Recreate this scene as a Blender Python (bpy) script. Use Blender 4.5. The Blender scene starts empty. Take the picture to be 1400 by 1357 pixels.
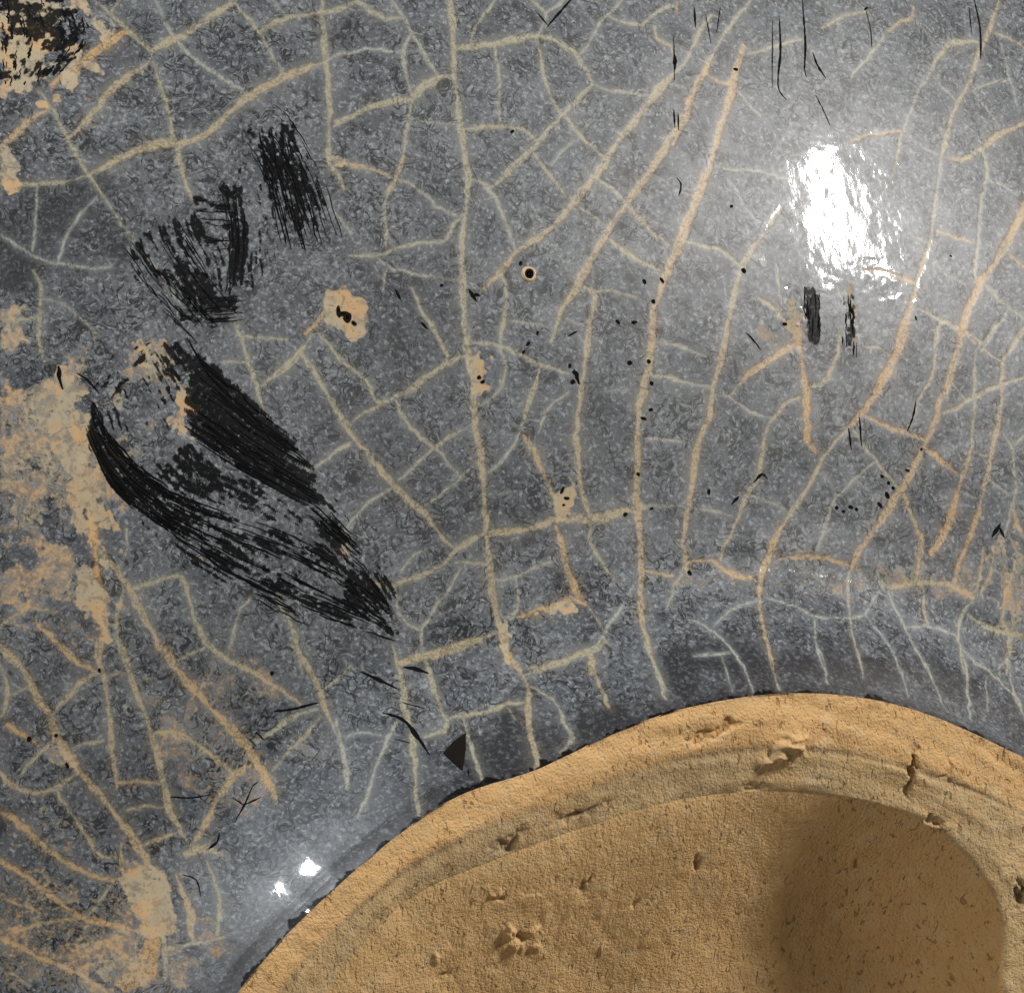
import bpy, math, random
import numpy as np
from mathutils import Vector, Matrix

# ------------------------------------------------------------------ camera, light, exposure
sc = bpy.context.scene
MM = 0.001
HF = 60.0                       # height of the foot plane above the table, mm
VDIR = np.array([-0.45, 0.10, 0.88]); VDIR /= np.linalg.norm(VDIR)
FWD = -VDIR
RIGHT = np.cross(FWD, [0, 1, 0]); RIGHT /= np.linalg.norm(RIGHT)
UP = np.cross(RIGHT, FWD)
DIST, FIELD = 300.0, 42.0       # camera distance and width of the field there, mm
TARGET = np.array([0, 0, HF - 6.0])
CAM = TARGET + VDIR * DIST
FOOT_C = np.array([8.22, -39.49])      # axis of the bowl (plan, mm)

cam_d = bpy.data.cameras.new('camera'); cam_o = bpy.data.objects.new('camera', cam_d)
sc.collection.objects.link(cam_o); sc.camera = cam_o
cam_d.sensor_width = 36.0; cam_d.lens = 36.0 * DIST / FIELD
cam_d.clip_start = 0.005; cam_d.clip_end = 50.0
rot = Matrix((tuple(RIGHT), tuple(UP), tuple(-FWD))).transposed()
cam_o.matrix_world = Matrix.Translation(Vector(CAM * MM)) @ rot.to_4x4()

world = bpy.data.worlds.new('World'); sc.world = world; world.use_nodes = True
bg = world.node_tree.nodes['Background']
bg.inputs['Color'].default_value = (1.0, 0.94, 0.86, 1); bg.inputs['Strength'].default_value = 0.165

def lamp(name, direction, dist, sx, sy, power, color, along, at=TARGET):
    d = np.array(direction, float); d /= np.linalg.norm(d)
    l = bpy.data.lights.new(name, 'AREA'); l.shape = 'RECTANGLE'; l.size = sx; l.size_y = sy
    l.energy = power; l.color = color
    o = bpy.data.objects.new(name, l); sc.collection.objects.link(o)
    a = np.array(along, float); y = a - d * (a @ d); y /= np.linalg.norm(y)
    x = np.cross(y, d)
    o.matrix_world = Matrix.Translation(Vector(np.array(at) * MM + d * dist)) @ Matrix((tuple(x), tuple(y), tuple(d))).transposed().to_4x4()
    return o
# key and side lamp: each direction is taken from the place on the glaze where the photograph shows its reflection
lamp('key_lamp', (0.629, 0.546, 0.553), 0.60, 0.012, 0.095, 4.3, (1.0, 0.965, 0.92), (0, 0.6, -0.6), (17.96, 10.61, 49.6))
lamp('side_lamp', (-0.43, 0.895, 0.03), 0.70, 0.016, 0.030, 3.4, (0.92, 0.96, 1.0), (0, 0, 1), (-11.88, -14.68, 58.3))
lamp('fill_lamp', (-0.96, -0.18, 0.17), 0.75, 0.30, 0.12, 1.25, (1.0, 0.93, 0.84), (0, 0, 1))  # added fill from the left to lighten the well's right wall, no real window

sc.view_settings.view_transform = 'Standard'; sc.view_settings.look = 'None'
sc.view_settings.exposure = 0.0; sc.view_settings.gamma = 1.0; sc.view_settings.use_curve_mapping = False
sc.render.engine = 'CYCLES'; sc.cycles.use_denoising = True
sc.cycles.max_bounces = 4

# ------------------------------------------------------------------ shape of the bowl (plan coordinates from its axis, mm)
def pix_ray(p):
    p = np.asarray(p, float)
    x = (p[..., 0] - 700.0) / 1400.0 * FIELD; y = -(p[..., 1] - 678.5) / 1400.0 * FIELD
    return FWD * DIST + x[..., None] * RIGHT + y[..., None] * UP
def to_pix(X):                                   # X in mm, world
    q = X - CAM; dz = q @ FWD; k = DIST / dz
    return np.stack([(q @ RIGHT) * k / FIELD * 1400 + 700, 678.5 - (q @ UP) * k / FIELD * 1400], -1)
def pix_plane(p, z=HF):
    d = pix_ray(p); t = (z - CAM[2]) / d[..., 2]
    return (CAM + d * t[..., None])[..., :2] - FOOT_C

OUT = np.array([(334,1357),(389,1291),(480,1202),(531,1160),(609,1103),(658,1079),(722,1063),(778,1038),(842,1006),(940,971),(991,960),(1068,951),(1132,950),(1220,962),(1274,978),(1344,1008),(1394,1033)], float)
WELL = np.array([(470,1335),(531,1262),(584,1220),(672,1183),(743,1156),(814,1132),(877,1110),(940,1094),(991,1088),(1079,1083),(1146,1089),(1228,1109),(1256,1121),(1295,1142),(1334,1181),(1362,1224),(1374,1259),(1375,1301),(1371,1357)], float)
RF = 31.15
def radial(points, c, r0, fade):
    q = points - c
    a = np.arctan2(q[:, 1], q[:, 0]); r = np.hypot(q[:, 0], q[:, 1])
    o = np.argsort(a); a = a[o]; r = r[o]
    aa = np.concatenate([[a[0] - fade], a, [a[-1] + fade]]); rr = np.concatenate([[r0], r, [r0]])
    T = np.linspace(-math.pi, math.pi, 721); mid = (a[0] + a[-1]) / 2
    Tm = mid + (T - mid + math.pi) % (2 * math.pi) - math.pi
    R = np.interp(Tm, aa, rr, left=r0, right=r0)
    k = np.ones(9) / 9; Rp = np.concatenate([R[-9:-1], R, R[1:9]]); R = np.convolve(Rp, k, 'same')[8:-8]
    return lambda th: np.interp((np.asarray(th) + math.pi) % (2 * math.pi) - math.pi, T, R)
rf = radial(pix_plane(OUT), np.zeros(2), RF, 0.6)
wq = pix_plane(WELL)
A_ = np.c_[2 * wq, np.ones(len(wq))]; s_ = np.linalg.lstsq(A_, (wq ** 2).sum(1), rcond=None)[0]
WC = s_[:2]; RW = float(math.sqrt(s_[2] + WC @ WC))
rw = radial(wq, WC, RW, 0.7)

# profile of the glazed wall: slope against distance d outside the foot edge
PD = np.array([0, .5, 1.6, 3.2, 4.3, 4.8, 5.4, 9, 14, 20, 28, 36, 42, 45.5, 47])
PA = np.array([66, 58, 50, 44, 34, 25, 16, 13, 17, 24, 32, 43, 58, 76, 88])
ss = np.arange(0, 90, 0.02); dd = np.zeros_like(ss); zz = np.zeros_like(ss)
_d = _z = 0.0
for i in range(len(ss)):
    dd[i] = _d; zz[i] = _z
    a = math.radians(np.interp(_d, PD, PA)); _d += math.cos(a) * .02; _z += math.sin(a) * .02
    if _d > 46.8 or _z > HF - 4: break
dd = dd[:i + 1]; zz = zz[:i + 1]; LIP = 0.45        # the chamfered foot edge lies this far under the foot plane
def wall_z(x, y):
    r = np.hypot(x, y); d = r - rf(np.arctan2(y, x))
    return HF - LIP - np.interp(d, dd, zz)
def pix_surf(p, zf=wall_z):
    p = np.asarray(p, float); ray = pix_ray(p); z = np.full(p.shape[:-1], HF - 6.0)
    for _ in range(25):
        t = (z - CAM[2]) / ray[..., 2]; X = CAM + ray * t[..., None]
        z = 0.6 * zf(X[..., 0] - FOOT_C[0], X[..., 1] - FOOT_C[1]) + 0.4 * z
    t = (z - CAM[2]) / ray[..., 2]; X = CAM + ray * t[..., None]
    return X[..., :2] - FOOT_C

# ------------------------------------------------------------------ stain charts drawn on the bowl's own plan, 0.03 mm cells
CELL = 0.03; X0, Y0 = -36.0, 8.0; NX, NY = 1990, 1800
rng = np.random.default_rng(7); random.seed(7)
def vnoise(cell, seed, nx=NX, ny=NY):
    g = np.random.default_rng(seed).random((int(ny / cell) + 3, int(nx / cell) + 3))
    yy = np.arange(ny) / cell; xx = np.arange(nx) / cell
    iy = yy.astype(int); ix = xx.astype(int); fy = yy - iy; fx = xx - ix
    fy = (fy * fy * (3 - 2 * fy))[:, None]; fx = (fx * fx * (3 - 2 * fx))[None]
    a = g[iy][:, ix]; b = g[iy][:, ix + 1]; c = g[iy + 1][:, ix]; d = g[iy + 1][:, ix + 1]
    return (a * (1 - fx) + b * fx) * (1 - fy) + (c * (1 - fx) + d * fx) * fy
def fbm(cell, seed, octv=4):
    s = 0; w = 0; k = 1.0
    for o in range(octv):
        if cell < 1.5: break
        s = s + k * vnoise(cell, seed + o * 31); w += k; k *= .55; cell /= 2.1
    return s / w
crack = np.zeros((NY, NX), np.float32); tone = np.full((NY, NX), .5, np.float32); halo = np.zeros((NY, NX), np.float32)
soil = np.zeros((NY, NX), np.float32); dark = np.zeros((NY, NX), np.float32); black = np.zeros((NY, NX), np.float32)
wobble = fbm(70, 3, 2) ; grain = fbm(7, 5, 3)

def spline(pts, step=7.0):
    P = np.array(pts, float)
    if len(P) == 2: n = max(2, int(np.hypot(*(P[1] - P[0])) / step)); return P[0] + (P[1] - P[0]) * np.linspace(0, 1, n + 1)[:, None]
    Q = np.vstack([2 * P[0] - P[1], P, 2 * P[-1] - P[-2]]); out = []
    for i in range(1, len(Q) - 2):
        n = max(1, int(np.hypot(*(Q[i + 1] - Q[i])) / step)); t = (np.arange(n) / n)[:, None]
        a, b, c, d = Q[i - 1], Q[i], Q[i + 1], Q[i + 2]
        out.append(.5 * (2 * b + (c - a) * t + (2 * a - 5 * b + 4 * c - d) * t ** 2 + (3 * b - a - 3 * c + d) * t ** 3))
    return np.vstack(out + [P[-1:]])
def draw_crack(pts, w, tn):
    c = spline(pts); n = len(c)
    c = c + rng.normal(0, .8, c.shape) * (np.minimum(np.arange(n), np.arange(n)[::-1]) > 0)[:, None]
    q = pix_surf(c)
    ph = rng.random(3) * 6.28; al = np.cumsum(np.r_[0, np.hypot(*np.diff(q, axis=0).T)])
    ww = .70 * w * CELL * (1 + .22 * np.sin(al * 1.1 + ph[0]) + .2 * np.sin(al * 2.7 + ph[1]))
    end = np.minimum(al, al[-1] - al); ww *= .55 + .45 * np.clip(end / .8, 0, 1)
    for i in range(n - 1):
        a, b = q[i], q[i + 1]; hw = .25 * (ww[i] + ww[i + 1]); m = hw * 4.2 + .16
        ix0 = int((min(a[0], b[0]) - m - X0) / CELL); ix1 = int((max(a[0], b[0]) + m - X0) / CELL) + 2
        iy0 = int((min(a[1], b[1]) - m - Y0) / CELL); iy1 = int((max(a[1], b[1]) + m - Y0) / CELL) + 2
        ix0 = max(ix0, 0); iy0 = max(iy0, 0); ix1 = min(ix1, NX); iy1 = min(iy1, NY)
        if ix1 <= ix0 or iy1 <= iy0: continue
        gx = X0 + (np.arange(ix0, ix1) + .5) * CELL; gy = Y0 + (np.arange(iy0, iy1) + .5) * CELL
        dx = gx[None] - a[0]; dy = gy[:, None] - a[1]; e = b - a; L2 = e @ e + 1e-9
        t = np.clip((dx * e[0] + dy * e[1]) / L2, 0, 1)
        D = np.hypot(dx - t * e[0], dy - t * e[1])
        sl = (slice(iy0, iy1), slice(ix0, ix1))
        D = D + (grain[sl] - .5) * .10 * (.5 + hw / .15)
        k = np.clip((hw - D) / .05 + .5, 0, 1).astype(np.float32)
        h = np.exp(-(D / (hw * 2.3 + .05)) ** 2).astype(np.float32)
        up = np.maximum(k, h * .6) > np.maximum(crack[sl], halo[sl] * .6)
        tone[sl] = np.where(up, tn, tone[sl])
        crack[sl] = np.maximum(crack[sl], k); halo[sl] = np.maximum(halo[sl], h)

ZS = 480 / 1357.0
REG = {1: (0, 0), 2: (460, 0), 3: (920, 0), 4: (0, 440), 5: (460, 440), 6: (920, 440), 7: (0, 877), 8: (460, 877), 9: (920, 877)}
# crackle lines: region: width, tone (0 pale, .5 cream, 1 tan), points
CR = {
1: """9 .5 370,0 420,50 500,120 555,170 585,205|8 .5 585,205 600,270 640,390 660,480 680,560 700,640 720,720 760,790|14 .9 200,330 300,260 380,195 480,125|7 .5 150,355 200,410 230,470 265,540 310,620 345,680 400,760|5 .3 400,760 460,850 520,930 570,1000 640,1090 700,1180
10 .7 200,415 150,440 90,490 40,540 0,570|10 .6 270,530 340,460 420,360 500,290 570,245|11 .55 585,200 650,160 700,145 780,90 850,40 905,10|6 .2 600,0 625,60 650,110 680,150 720,200 790,255 870,310 940,350 960,375|6 .4 905,10 940,50 975,90 1005,130 1020,160 1050,210 1085,260 1095,295
9 .5 1005,125 1060,90 1140,65 1210,55 1280,45 1357,25|10 .5 1255,-20 1245,50 1255,130 1260,230 1270,330 1275,450 1270,560 1275,630 1310,680 1330,730|12 .6 345,675 410,645 480,605 560,570 660,550 690,560 760,540 830,490 890,430 960,375 1030,335 1100,300 1180,265 1250,240|8 .5 -20,710 140,710 240,705|4 .3 240,705 340,680
5 .1 145,710 140,820 125,970|5 .1 -20,890 60,945 120,980 190,1015 260,1025 340,1035 430,1030|5 .1 375,760 310,830 260,910 225,1010|7 .5 130,1045 160,1110 155,1200 150,1260 155,1357|7 .5 -20,1235 80,1235 150,1225|4 .2 165,1155 230,1170 290,1210 330,1250 380,1290
5 .4 430,45 470,-10|6 .2 1255,235 1300,215 1357,205|5 .4 1290,490 1357,455|4 .2 1040,-20 1080,30 1105,60|7 .5 900,1240 930,1290 945,1357|5 .5 945,1300 1030,1305 1110,1310|8 .8 1270,1150 1230,1240 1180,1290|6 .2 1265,760 1310,840 1357,900|3 .2 330,80 400,60 440,90 430,130 330,90""",
2: """11 .5 440,-20 450,100 450,200 455,300 470,400 480,500 495,600 510,700 500,800 490,900 485,1000 490,1100 495,1200 505,1357|8 .4 0,35 90,10 130,45 190,70 260,70|6 .3 205,-15 255,60 290,120 330,190 370,260 400,300|7 .1 0,215 110,190 190,195 250,205|6 .3 290,130 260,200 265,270 285,340 290,390|3 .2 310,130 400,110
12 .5 0,470 60,450 130,415 220,390 280,385 330,340 390,300 450,295|7 .4 290,390 285,450 270,520 260,600|10 .6 260,600 235,680 200,740|7 .4 200,740 185,830 195,900 195,970|8 .6 0,630 80,640 160,660 230,690|6 .3 230,690 300,720 370,780 420,815 460,830|4 .2 280,460 370,475 460,480
11 .5 455,190 540,180 620,165 700,150 770,140 850,155 890,185 930,220 960,260 990,320|6 .4 520,180 530,120 560,70 600,20 620,-15|6 .4 610,180 625,260 630,360 635,490|7 .5 490,500 560,495 640,490 700,495 750,520 780,550|7 .5 775,140 785,200 800,290 830,370 860,430 890,460 940,520 1000,580 1040,610
6 .4 730,-15 780,25 810,50 790,110 775,140|6 .3 810,50 860,20 900,-15|9 .5 990,325 960,360 900,420 840,480 780,550 720,610 660,670 600,725|6 .3 990,325 1030,345 1090,355 1150,360 1200,370|6 .3 945,210 980,160 1020,90 1060,50 1120,-15|3 .1 930,0 960,45 1000,90|7 .4 1050,60 1120,90 1180,95 1210,70 1260,35 1310,20|11 .8 1310,-20 1315,40
8 .6 1230,100 1240,150 1290,180 1310,240|12 .6 1300,290 1250,340 1200,410 1140,490 1080,560 1030,640 980,710 920,780 850,860 780,920 700,970|9 .7 700,970 660,1020 620,1070 560,1120|7 .3 510,690 560,705 595,735 620,780 645,830 665,890 690,960|6 .5 755,580 800,640 830,680 870,740 920,790 980,830 1040,870|4 .2 830,640 870,590 920,545
12 .7 1340,440 1300,520 1240,620 1180,710 1120,790 1060,880 1010,960 960,1050 920,1130 880,1180 860,1240|7 .5 1010,690 1070,730 1120,780|9 .7 1120,780 1180,850 1240,910 1290,950|8 .6 1045,920 1100,960 1180,1010 1260,1050|13 .8 1357,850 1330,930 1290,1020 1265,1080 1250,1140 1230,1190 1220,1260 1220,1357
8 .5 640,1050 655,1120 655,1190 645,1260 630,1320|6 .4 50,990 150,985 220,965 310,940 420,930 450,880 490,830|5 .2 150,990 200,1030 280,1055 370,1070 470,1080|4 .2 200,1030 180,1120|6 .4 290,1110 330,1200 380,1290 420,1357|10 .6 960,1110 1000,1130 990,1200 975,1280 975,1357|5 .5 1000,1125 1060,1120 1120,1140 1160,1150
4 .3 670,1240 760,1250 850,1260|6 .5 880,1190 850,1260 830,1320|4 .3 890,1230 950,1250 975,1240|4 .4 510,1330 600,1330 700,1357|4 .3 1230,1320 1357,1340|3 .2 1310,330 1357,345""",
3: """7 .5 0,290 40,250 75,190 110,110 150,60|11 .8 0,560 40,470 80,360 120,280 155,210|7 .4 155,210 190,150 230,90 290,20 310,-15|9 .8 130,285 180,320 220,330|14 .8 275,180 250,250 235,320 215,400 180,500 150,620 120,700 80,800 45,890 20,970 0,1030|6 .5 290,210 360,195 430,170 500,155|6 .5 575,110 630,80 690,60 750,45|3 .2 630,90 665,160|3 .2 600,20 620,70
6 .3 245,350 290,400 340,450|5 .4 155,630 220,655 330,660 430,690 480,700|5 .1 210,690 250,740 290,810 340,860|7 .5 45,930 110,950 180,965 230,1000 265,1030|10 .6 420,800 380,860 340,920 300,980 260,1050 240,1130 220,1220 200,1300 195,1357|4 .4 400,1020 410,1110 420,1170|7 .7 330,1150 400,1200 450,1250 480,1250
9 .7 930,30 925,70 880,85 830,125|5 .3 830,125 780,190 720,260 690,300|4 .2 940,80 990,140 1040,190|9 .5 1180,165 1120,160 1060,180 1020,230 990,290|6 .4 990,290 950,350 920,420 890,500 870,560|4 .2 1000,290 1050,350 1095,390|9 .6 1265,-20 1240,70 1215,130 1190,190 1165,260 1140,330 1100,400 1070,480 1050,560 1035,620|7 .5 1035,620 1025,700 1010,800 1000,890|10 .7 1000,890 985,960 950,1060 935,1130|14 .9 935,1130 900,1230 860,1350
7 .5 1230,130 1290,150 1357,185|4 .1 1270,170 1290,260 1320,370 1340,430|5 .4 1165,345 1230,320 1300,310|4 .2 1160,350 1210,420 1260,490|9 .7 1040,605 1100,620 1170,595 1220,550 1280,510 1380,470|7 .5 1195,590 1215,660 1200,740 1185,830 1180,930 1170,1010 1165,1090|4 .1 1220,700 1270,715 1320,750|15 .9 1380,760 1330,860 1290,940 1250,1010 1200,1080 1160,1150 1130,1230 1100,1330
6 .7 1000,890 1060,905 1170,940|4 .5 910,900 980,940|8 .9 740,1045 830,1055 900,1080 945,1095|6 .8 690,545 760,520 850,510 900,510|5 .6 880,520 870,600 850,680|3 .2 935,555 980,580 1040,605|7 .6 945,1190 1010,1220 1080,1260 1130,1290 1190,1350|9 .9 1300,985 1330,1010 1380,1040|6 .5 1200,1090 1240,1140 1300,1190 1357,1230|5 .4 1300,1190 1260,1250 1220,1310 1190,1357|6 .5 1020,1260 1010,1357|6 .5 1375,1230 1320,1320 1300,1357|4 .3 1130,1100 1060,1060 1010,1010""",
4: """8 .5 150,0 155,60 165,140|9 .5 910,0 935,70 960,140 985,220 1000,280 1020,340|9 .5 1010,250 1060,210 1120,160 1165,110 1200,60|5 .4 960,60 1040,65 1110,70|5 .4 870,155 960,155|10 .5 1170,130 1220,200 1260,270 1300,340 1357,400|6 .4 1160,590 1230,550 1300,500 1357,470|6 .5 1230,40 1290,110 1357,190
13 1 280,360 300,440 320,540 335,640 355,760 370,860 375,960 385,1060 395,1180|9 .7 395,1180 390,1260 385,1357|11 .6 375,870 420,920 460,970 500,1030 540,1110 590,1200 640,1290 690,1357|8 .5 470,980 475,1060 450,1140 455,1230 480,1300 500,1357|9 .5 510,1030 570,1010 640,990 700,985 725,1040 745,1120 775,1200 820,1260 870,1300 960,1350|4 .3 490,800 490,880 460,950|4 .3 700,1300 770,1270 800,1250
8 .6 -20,1190 50,1140 100,1120|7 .6 100,1100 160,1110 220,1120|11 .8 150,1170 210,1230 270,1290 350,1340|9 .6 -20,1240 50,1310 100,1357|5 .3 970,1060 930,1110 910,1170 885,1260|8 .5 1085,1060 1100,1120 1130,1190 1160,1280 1170,1357|6 .5 395,1170 450,1170|5 .5 1310,830 1357,790""",
5: """12 .6 490,0 505,80 510,160 530,250 530,340 540,430 560,530 570,620 575,720 580,820 590,920 600,1020 615,1110 630,1190|10 .7 630,1190 660,1280 710,1357|9 .5 0,130 60,180 120,230 150,300 190,310 230,290 300,250 380,190 440,150 500,130|11 .6 0,330 30,390 70,450 130,520 180,580 230,640 280,690 350,750 400,820 450,870|6 .5 60,390 110,350 180,315|7 .4 230,300 260,370 310,430 370,480 410,510 440,560 480,600
5 .4 480,600 520,560 560,545|6 .4 240,610 300,560 360,500 400,470 460,430 520,400|5 .3 340,710 400,670 460,620 480,600|5 .3 0,830 60,770 110,710 180,660 220,640|7 .5 370,0 390,60 430,130 420,160|6 .4 640,0 640,60 635,110 655,170 640,240 600,290 560,320|7 .4 520,80 580,80 640,95 700,120 780,160 830,175 900,200|8 .5 790,170 770,240 740,320 715,400|6 .2 715,400 690,470 650,530 590,580
11 .7 720,440 760,490 790,560 820,630 850,700 855,760|5 .3 900,270 840,310 800,370 780,430|11 .6 980,0 970,80 960,170 945,260 935,350 930,450 935,540 945,630 965,700 980,760|13 .7 1225,0 1215,80 1205,180 1190,240 1170,330 1165,430 1165,540 1160,640 1165,740 1175,850 1180,960 1175,1060 1180,1160|9 .6 1180,1160 1210,1260 1240,1357|6 .5 1190,200 1270,210 1357,230|4 .2 1240,70 1300,80 1357,100|5 .2 1190,450 1260,455 1357,465
14 .6 590,820 660,810 730,800 800,780 860,760 980,760 1060,745 1130,725 1190,715|10 .5 570,820 510,850 450,890 420,930 350,970 290,990 220,1010 140,1020|6 .5 460,930 530,930 590,940|7 .3 480,950 440,1030 400,1080 360,1140 330,1200 330,1280|4 .3 250,960 300,900 350,880|5 .4 230,1020 235,1090 260,1150 320,1190|13 .8 850,790 870,850 880,900 900,970 930,1040 960,1090|7 .5 980,780 985,850 1030,930 1070,990
6 .3 620,995 690,985 760,950 850,920|5 .3 690,985 705,1060 700,1110 650,1150|10 .8 700,1140 760,1120 840,1100 910,1070 960,1090|9 .6 240,1320 320,1290 400,1275 490,1240 560,1220 620,1200|5 .5 960,1090 1000,1140 1030,1190|6 .2 1110,1090 1060,1160 1020,1230 970,1280|10 .6 740,1340 800,1330 870,1310 920,1290 980,1280 985,1357|7 .7 1190,960 1240,970 1300,980|4 .2 590,665 700,655|4 .3 1200,710 1280,710 1357,715|6 .4 1280,1100 1310,1020 1340,970|5 .4 0,490 60,465|3 .2 1040,265 1130,260""",
6: """12 .7 210,0 200,70 185,140 165,220 150,300 135,380 100,460 85,550 70,650 55,740 40,830 45,900 60,970|4 .3 0,85 60,110 130,130|6 .4 0,225 60,235 150,250|5 .3 160,280 220,290 280,330 340,360 380,370|11 .9 480,85 430,110 370,150 310,190 260,240|7 .5 260,240 220,285|13 .95 485,0 490,80 500,170 515,250 520,340 520,440 550,500|8 .6 640,40 640,120 610,190 570,240 520,250
8 .6 490,290 440,310 410,350 375,390 355,440 345,520 330,600 290,660 265,720 240,790 200,860 185,920|14 .95 910,0 885,80 850,150 810,230 770,300 730,350 690,400|9 .6 690,400 640,450 590,510 560,570 520,640 480,700 440,760|11 .8 440,760 400,830 375,900 345,970 335,1060|6 .6 740,95 800,100 840,130|9 .9 740,360 800,390 850,410 910,430 975,460|6 .5 700,420 740,480 790,540 830,590 870,640|6 .3 780,540 720,590 670,640 630,680 600,750 580,820 560,880
13 .8 1120,0 1105,80 1080,170 1060,250 1030,310 1010,400 975,470 945,540 910,600 870,660 830,730 780,800 730,870 690,950|6 .4 690,950 675,1040 685,1140 695,1210 720,1300 735,1357|7 .6 1030,0 1015,100 1005,200 960,280 930,360 910,410|10 .9 980,490 1030,530 1080,570 1100,590|11 .8 890,650 910,710 940,790 960,850 950,930 940,1000|7 .6 1040,0 1100,20 1160,60 1200,90 1230,130 1270,150|7 .5 1250,0 1210,70 1170,110 1165,200 1165,300 1160,400 1155,480|12 .8 1155,480 1130,560 1110,620|15 .95 1110,620 1090,700 1060,790 1020,870 1000,890
10 .7 1375,0 1310,100 1275,150 1270,250 1265,350 1250,430 1230,510 1210,600 1190,690|12 .9 1190,690 1170,780 1140,850 1110,920 1090,1000|8 .6 1045,350 1110,330 1160,290 1220,260 1290,235 1380,205|4 .3 1080,230 1130,300|6 .3 1270,420 1310,480 1320,560 1325,640 1310,720 1290,800 1260,880|5 .4 1320,470 1380,420|5 .3 1110,655 1170,680|5 .3 1200,600 1250,630 1300,670|5 .4 1160,500 1200,515 1230,510|9 .8 60,930 150,920 200,960 260,980 320,1000
7 .7 335,1060 340,1130 360,1220 385,1320 390,1357|8 .8 400,920 500,905 600,915 680,940|4 .1 330,1075 260,1095 200,1130 155,1180|5 .1 60,1150 110,1165 160,1200 220,1260 280,1340|3 .1 80,1290 150,1280 220,1275|4 .1 360,1065 440,1090 510,1120 550,1140 620,1145 690,1140 740,1130 770,1080 800,1040|5 .1 550,1140 550,1220 570,1300 595,1357|4 .1 740,1130 790,1190 840,1260 880,1357|5 .2 790,960 815,1010 850,1090 890,1170 930,1250 990,1357
11 .6 810,1020 880,1020 960,1005 1040,1010 1110,1030 1160,1060|8 .6 970,1030 970,1100 985,1170|5 .1 900,1180 970,1175 1040,1190 1100,1220|6 .4 1160,1080 1120,1120 1105,1190 1110,1270 1125,1357|5 .2 1110,1260 1160,1300 1230,1357|8 .5 1140,1130 1200,1170 1280,1200 1380,1215|8 .6 1280,1060 1275,1150 1300,1230 1290,1357|4 .4 440,830 490,880 540,885|4 .4 300,670 360,690 430,720|4 .3 90,720 160,730 230,750|3 .3 580,580 620,640|3 .3 700,600 760,650
9 .7 1310,700 1330,780 1357,830|8 .7 1200,870 1190,960 1170,1040|7 .6 1240,860 1230,960 1190,1050|8 .6 1330,900 1310,980 1280,1060|7 .6 1300,820 1340,900 1375,920""",
7: """13 .7 -20,5 60,70 110,140 150,220 190,280 210,350 250,420 300,490 360,560 420,630 480,710 520,770 560,830 590,900|11 .8 210,-10 270,50 340,100 380,115|9 .6 375,0 370,60 400,110 410,180 420,280 430,380 440,470 450,560|11 .6 465,0 490,70 510,150 540,230 570,310 600,400 620,490 640,580 660,660 700,730 735,790|14 .8 610,0 660,70 710,140 770,200 830,270 890,330 950,400 990,460 1030,530 1060,600|8 .6 790,0 850,50 920,85 1000,130 1080,180 1160,240
9 .6 1130,10 1180,80 1220,150 1250,230 1280,310|6 .3 1280,310 1310,390 1330,480 1340,570|7 .4 990,390 1060,340 1130,290 1220,260|6 .5 1050,500 1110,430 1190,350 1240,290|5 .4 1240,190 1300,150 1357,90|10 .6 600,350 680,355 750,385 810,430 870,480 910,510|11 .7 950,480 890,530 840,610 800,690 760,760 735,790|6 .6 540,800 600,765 680,740|9 .7 450,545 540,540 620,550|6 .6 490,650 560,635 630,640|8 .6 380,120 310,160 270,210 220,260 200,290
6 .5 30,210 60,190 110,175|8 .6 0,90 30,170 20,260 -20,320|9 .6 -20,480 40,550 110,580 190,575 250,540 300,510|6 .5 80,520 130,450 180,400 220,370|10 .9 30,320 90,360 150,400|7 .6 215,570 260,640 310,710 350,780 400,830 450,830|11 .8 -20,645 70,700 150,770 230,830 310,880 380,910 460,920|10 .9 -20,835 60,880 130,930 210,990 280,1040 340,1070 420,1090 500,1110|6 .6 340,1060 390,1000 430,940|7 .8 60,1120 150,1090 250,1075 330,1070|6 .8 -20,980 70,1010 150,1040
9 .9 -20,1140 80,1180 160,1220 250,1260 340,1300 430,1370|5 .6 -20,1250 60,1290 120,1330|8 .7 470,780 470,850 490,950 500,1000|30 1 570,930 580,1050 590,1150 560,1250 480,1330|9 .7 680,900 710,980 740,1060 740,1130 770,1170|6 .5 800,850 830,930 850,1010 840,1130|14 .6 720,820 790,800 850,820|6 .5 640,1190 720,1170 800,1155 870,1140|8 .6 620,1100 640,1200 640,1300|6 .5 280,410 340,390 400,380|7 .6 490,120 420,130|6 .5 540,150 600,140|5 .5 770,190 810,140|5 .5 660,80 730,50 780,30""",
8: """6 .2 0,300 20,400 40,500 40,570|4 .1 20,365 100,350 170,360|5 .2 230,310 190,400 150,490 120,590 80,680|10 .5 220,20 240,100 260,180 260,260 290,330|8 .5 290,330 300,430 305,520 305,600 315,670|9 .6 250,90 330,60 420,45 510,15 560,0|8 .5 340,60 360,130 390,220 430,320 390,350 340,370|10 .6 640,0 670,50 720,130 740,180 740,270 745,350 770,430 770,490|9 .5 720,130 800,105 880,80 940,50 990,30 1040,0
6 .4 740,170 800,200 850,240 880,310 910,370 860,430|8 .5 450,290 530,280 600,260 670,240 740,230|6 .4 490,290 510,380 540,470 565,550|4 .4 650,240 690,300|8 .6 975,50 1000,120 1030,190 1050,250|8 .4 1190,0 1220,70 1250,140 1270,220""",
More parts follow.
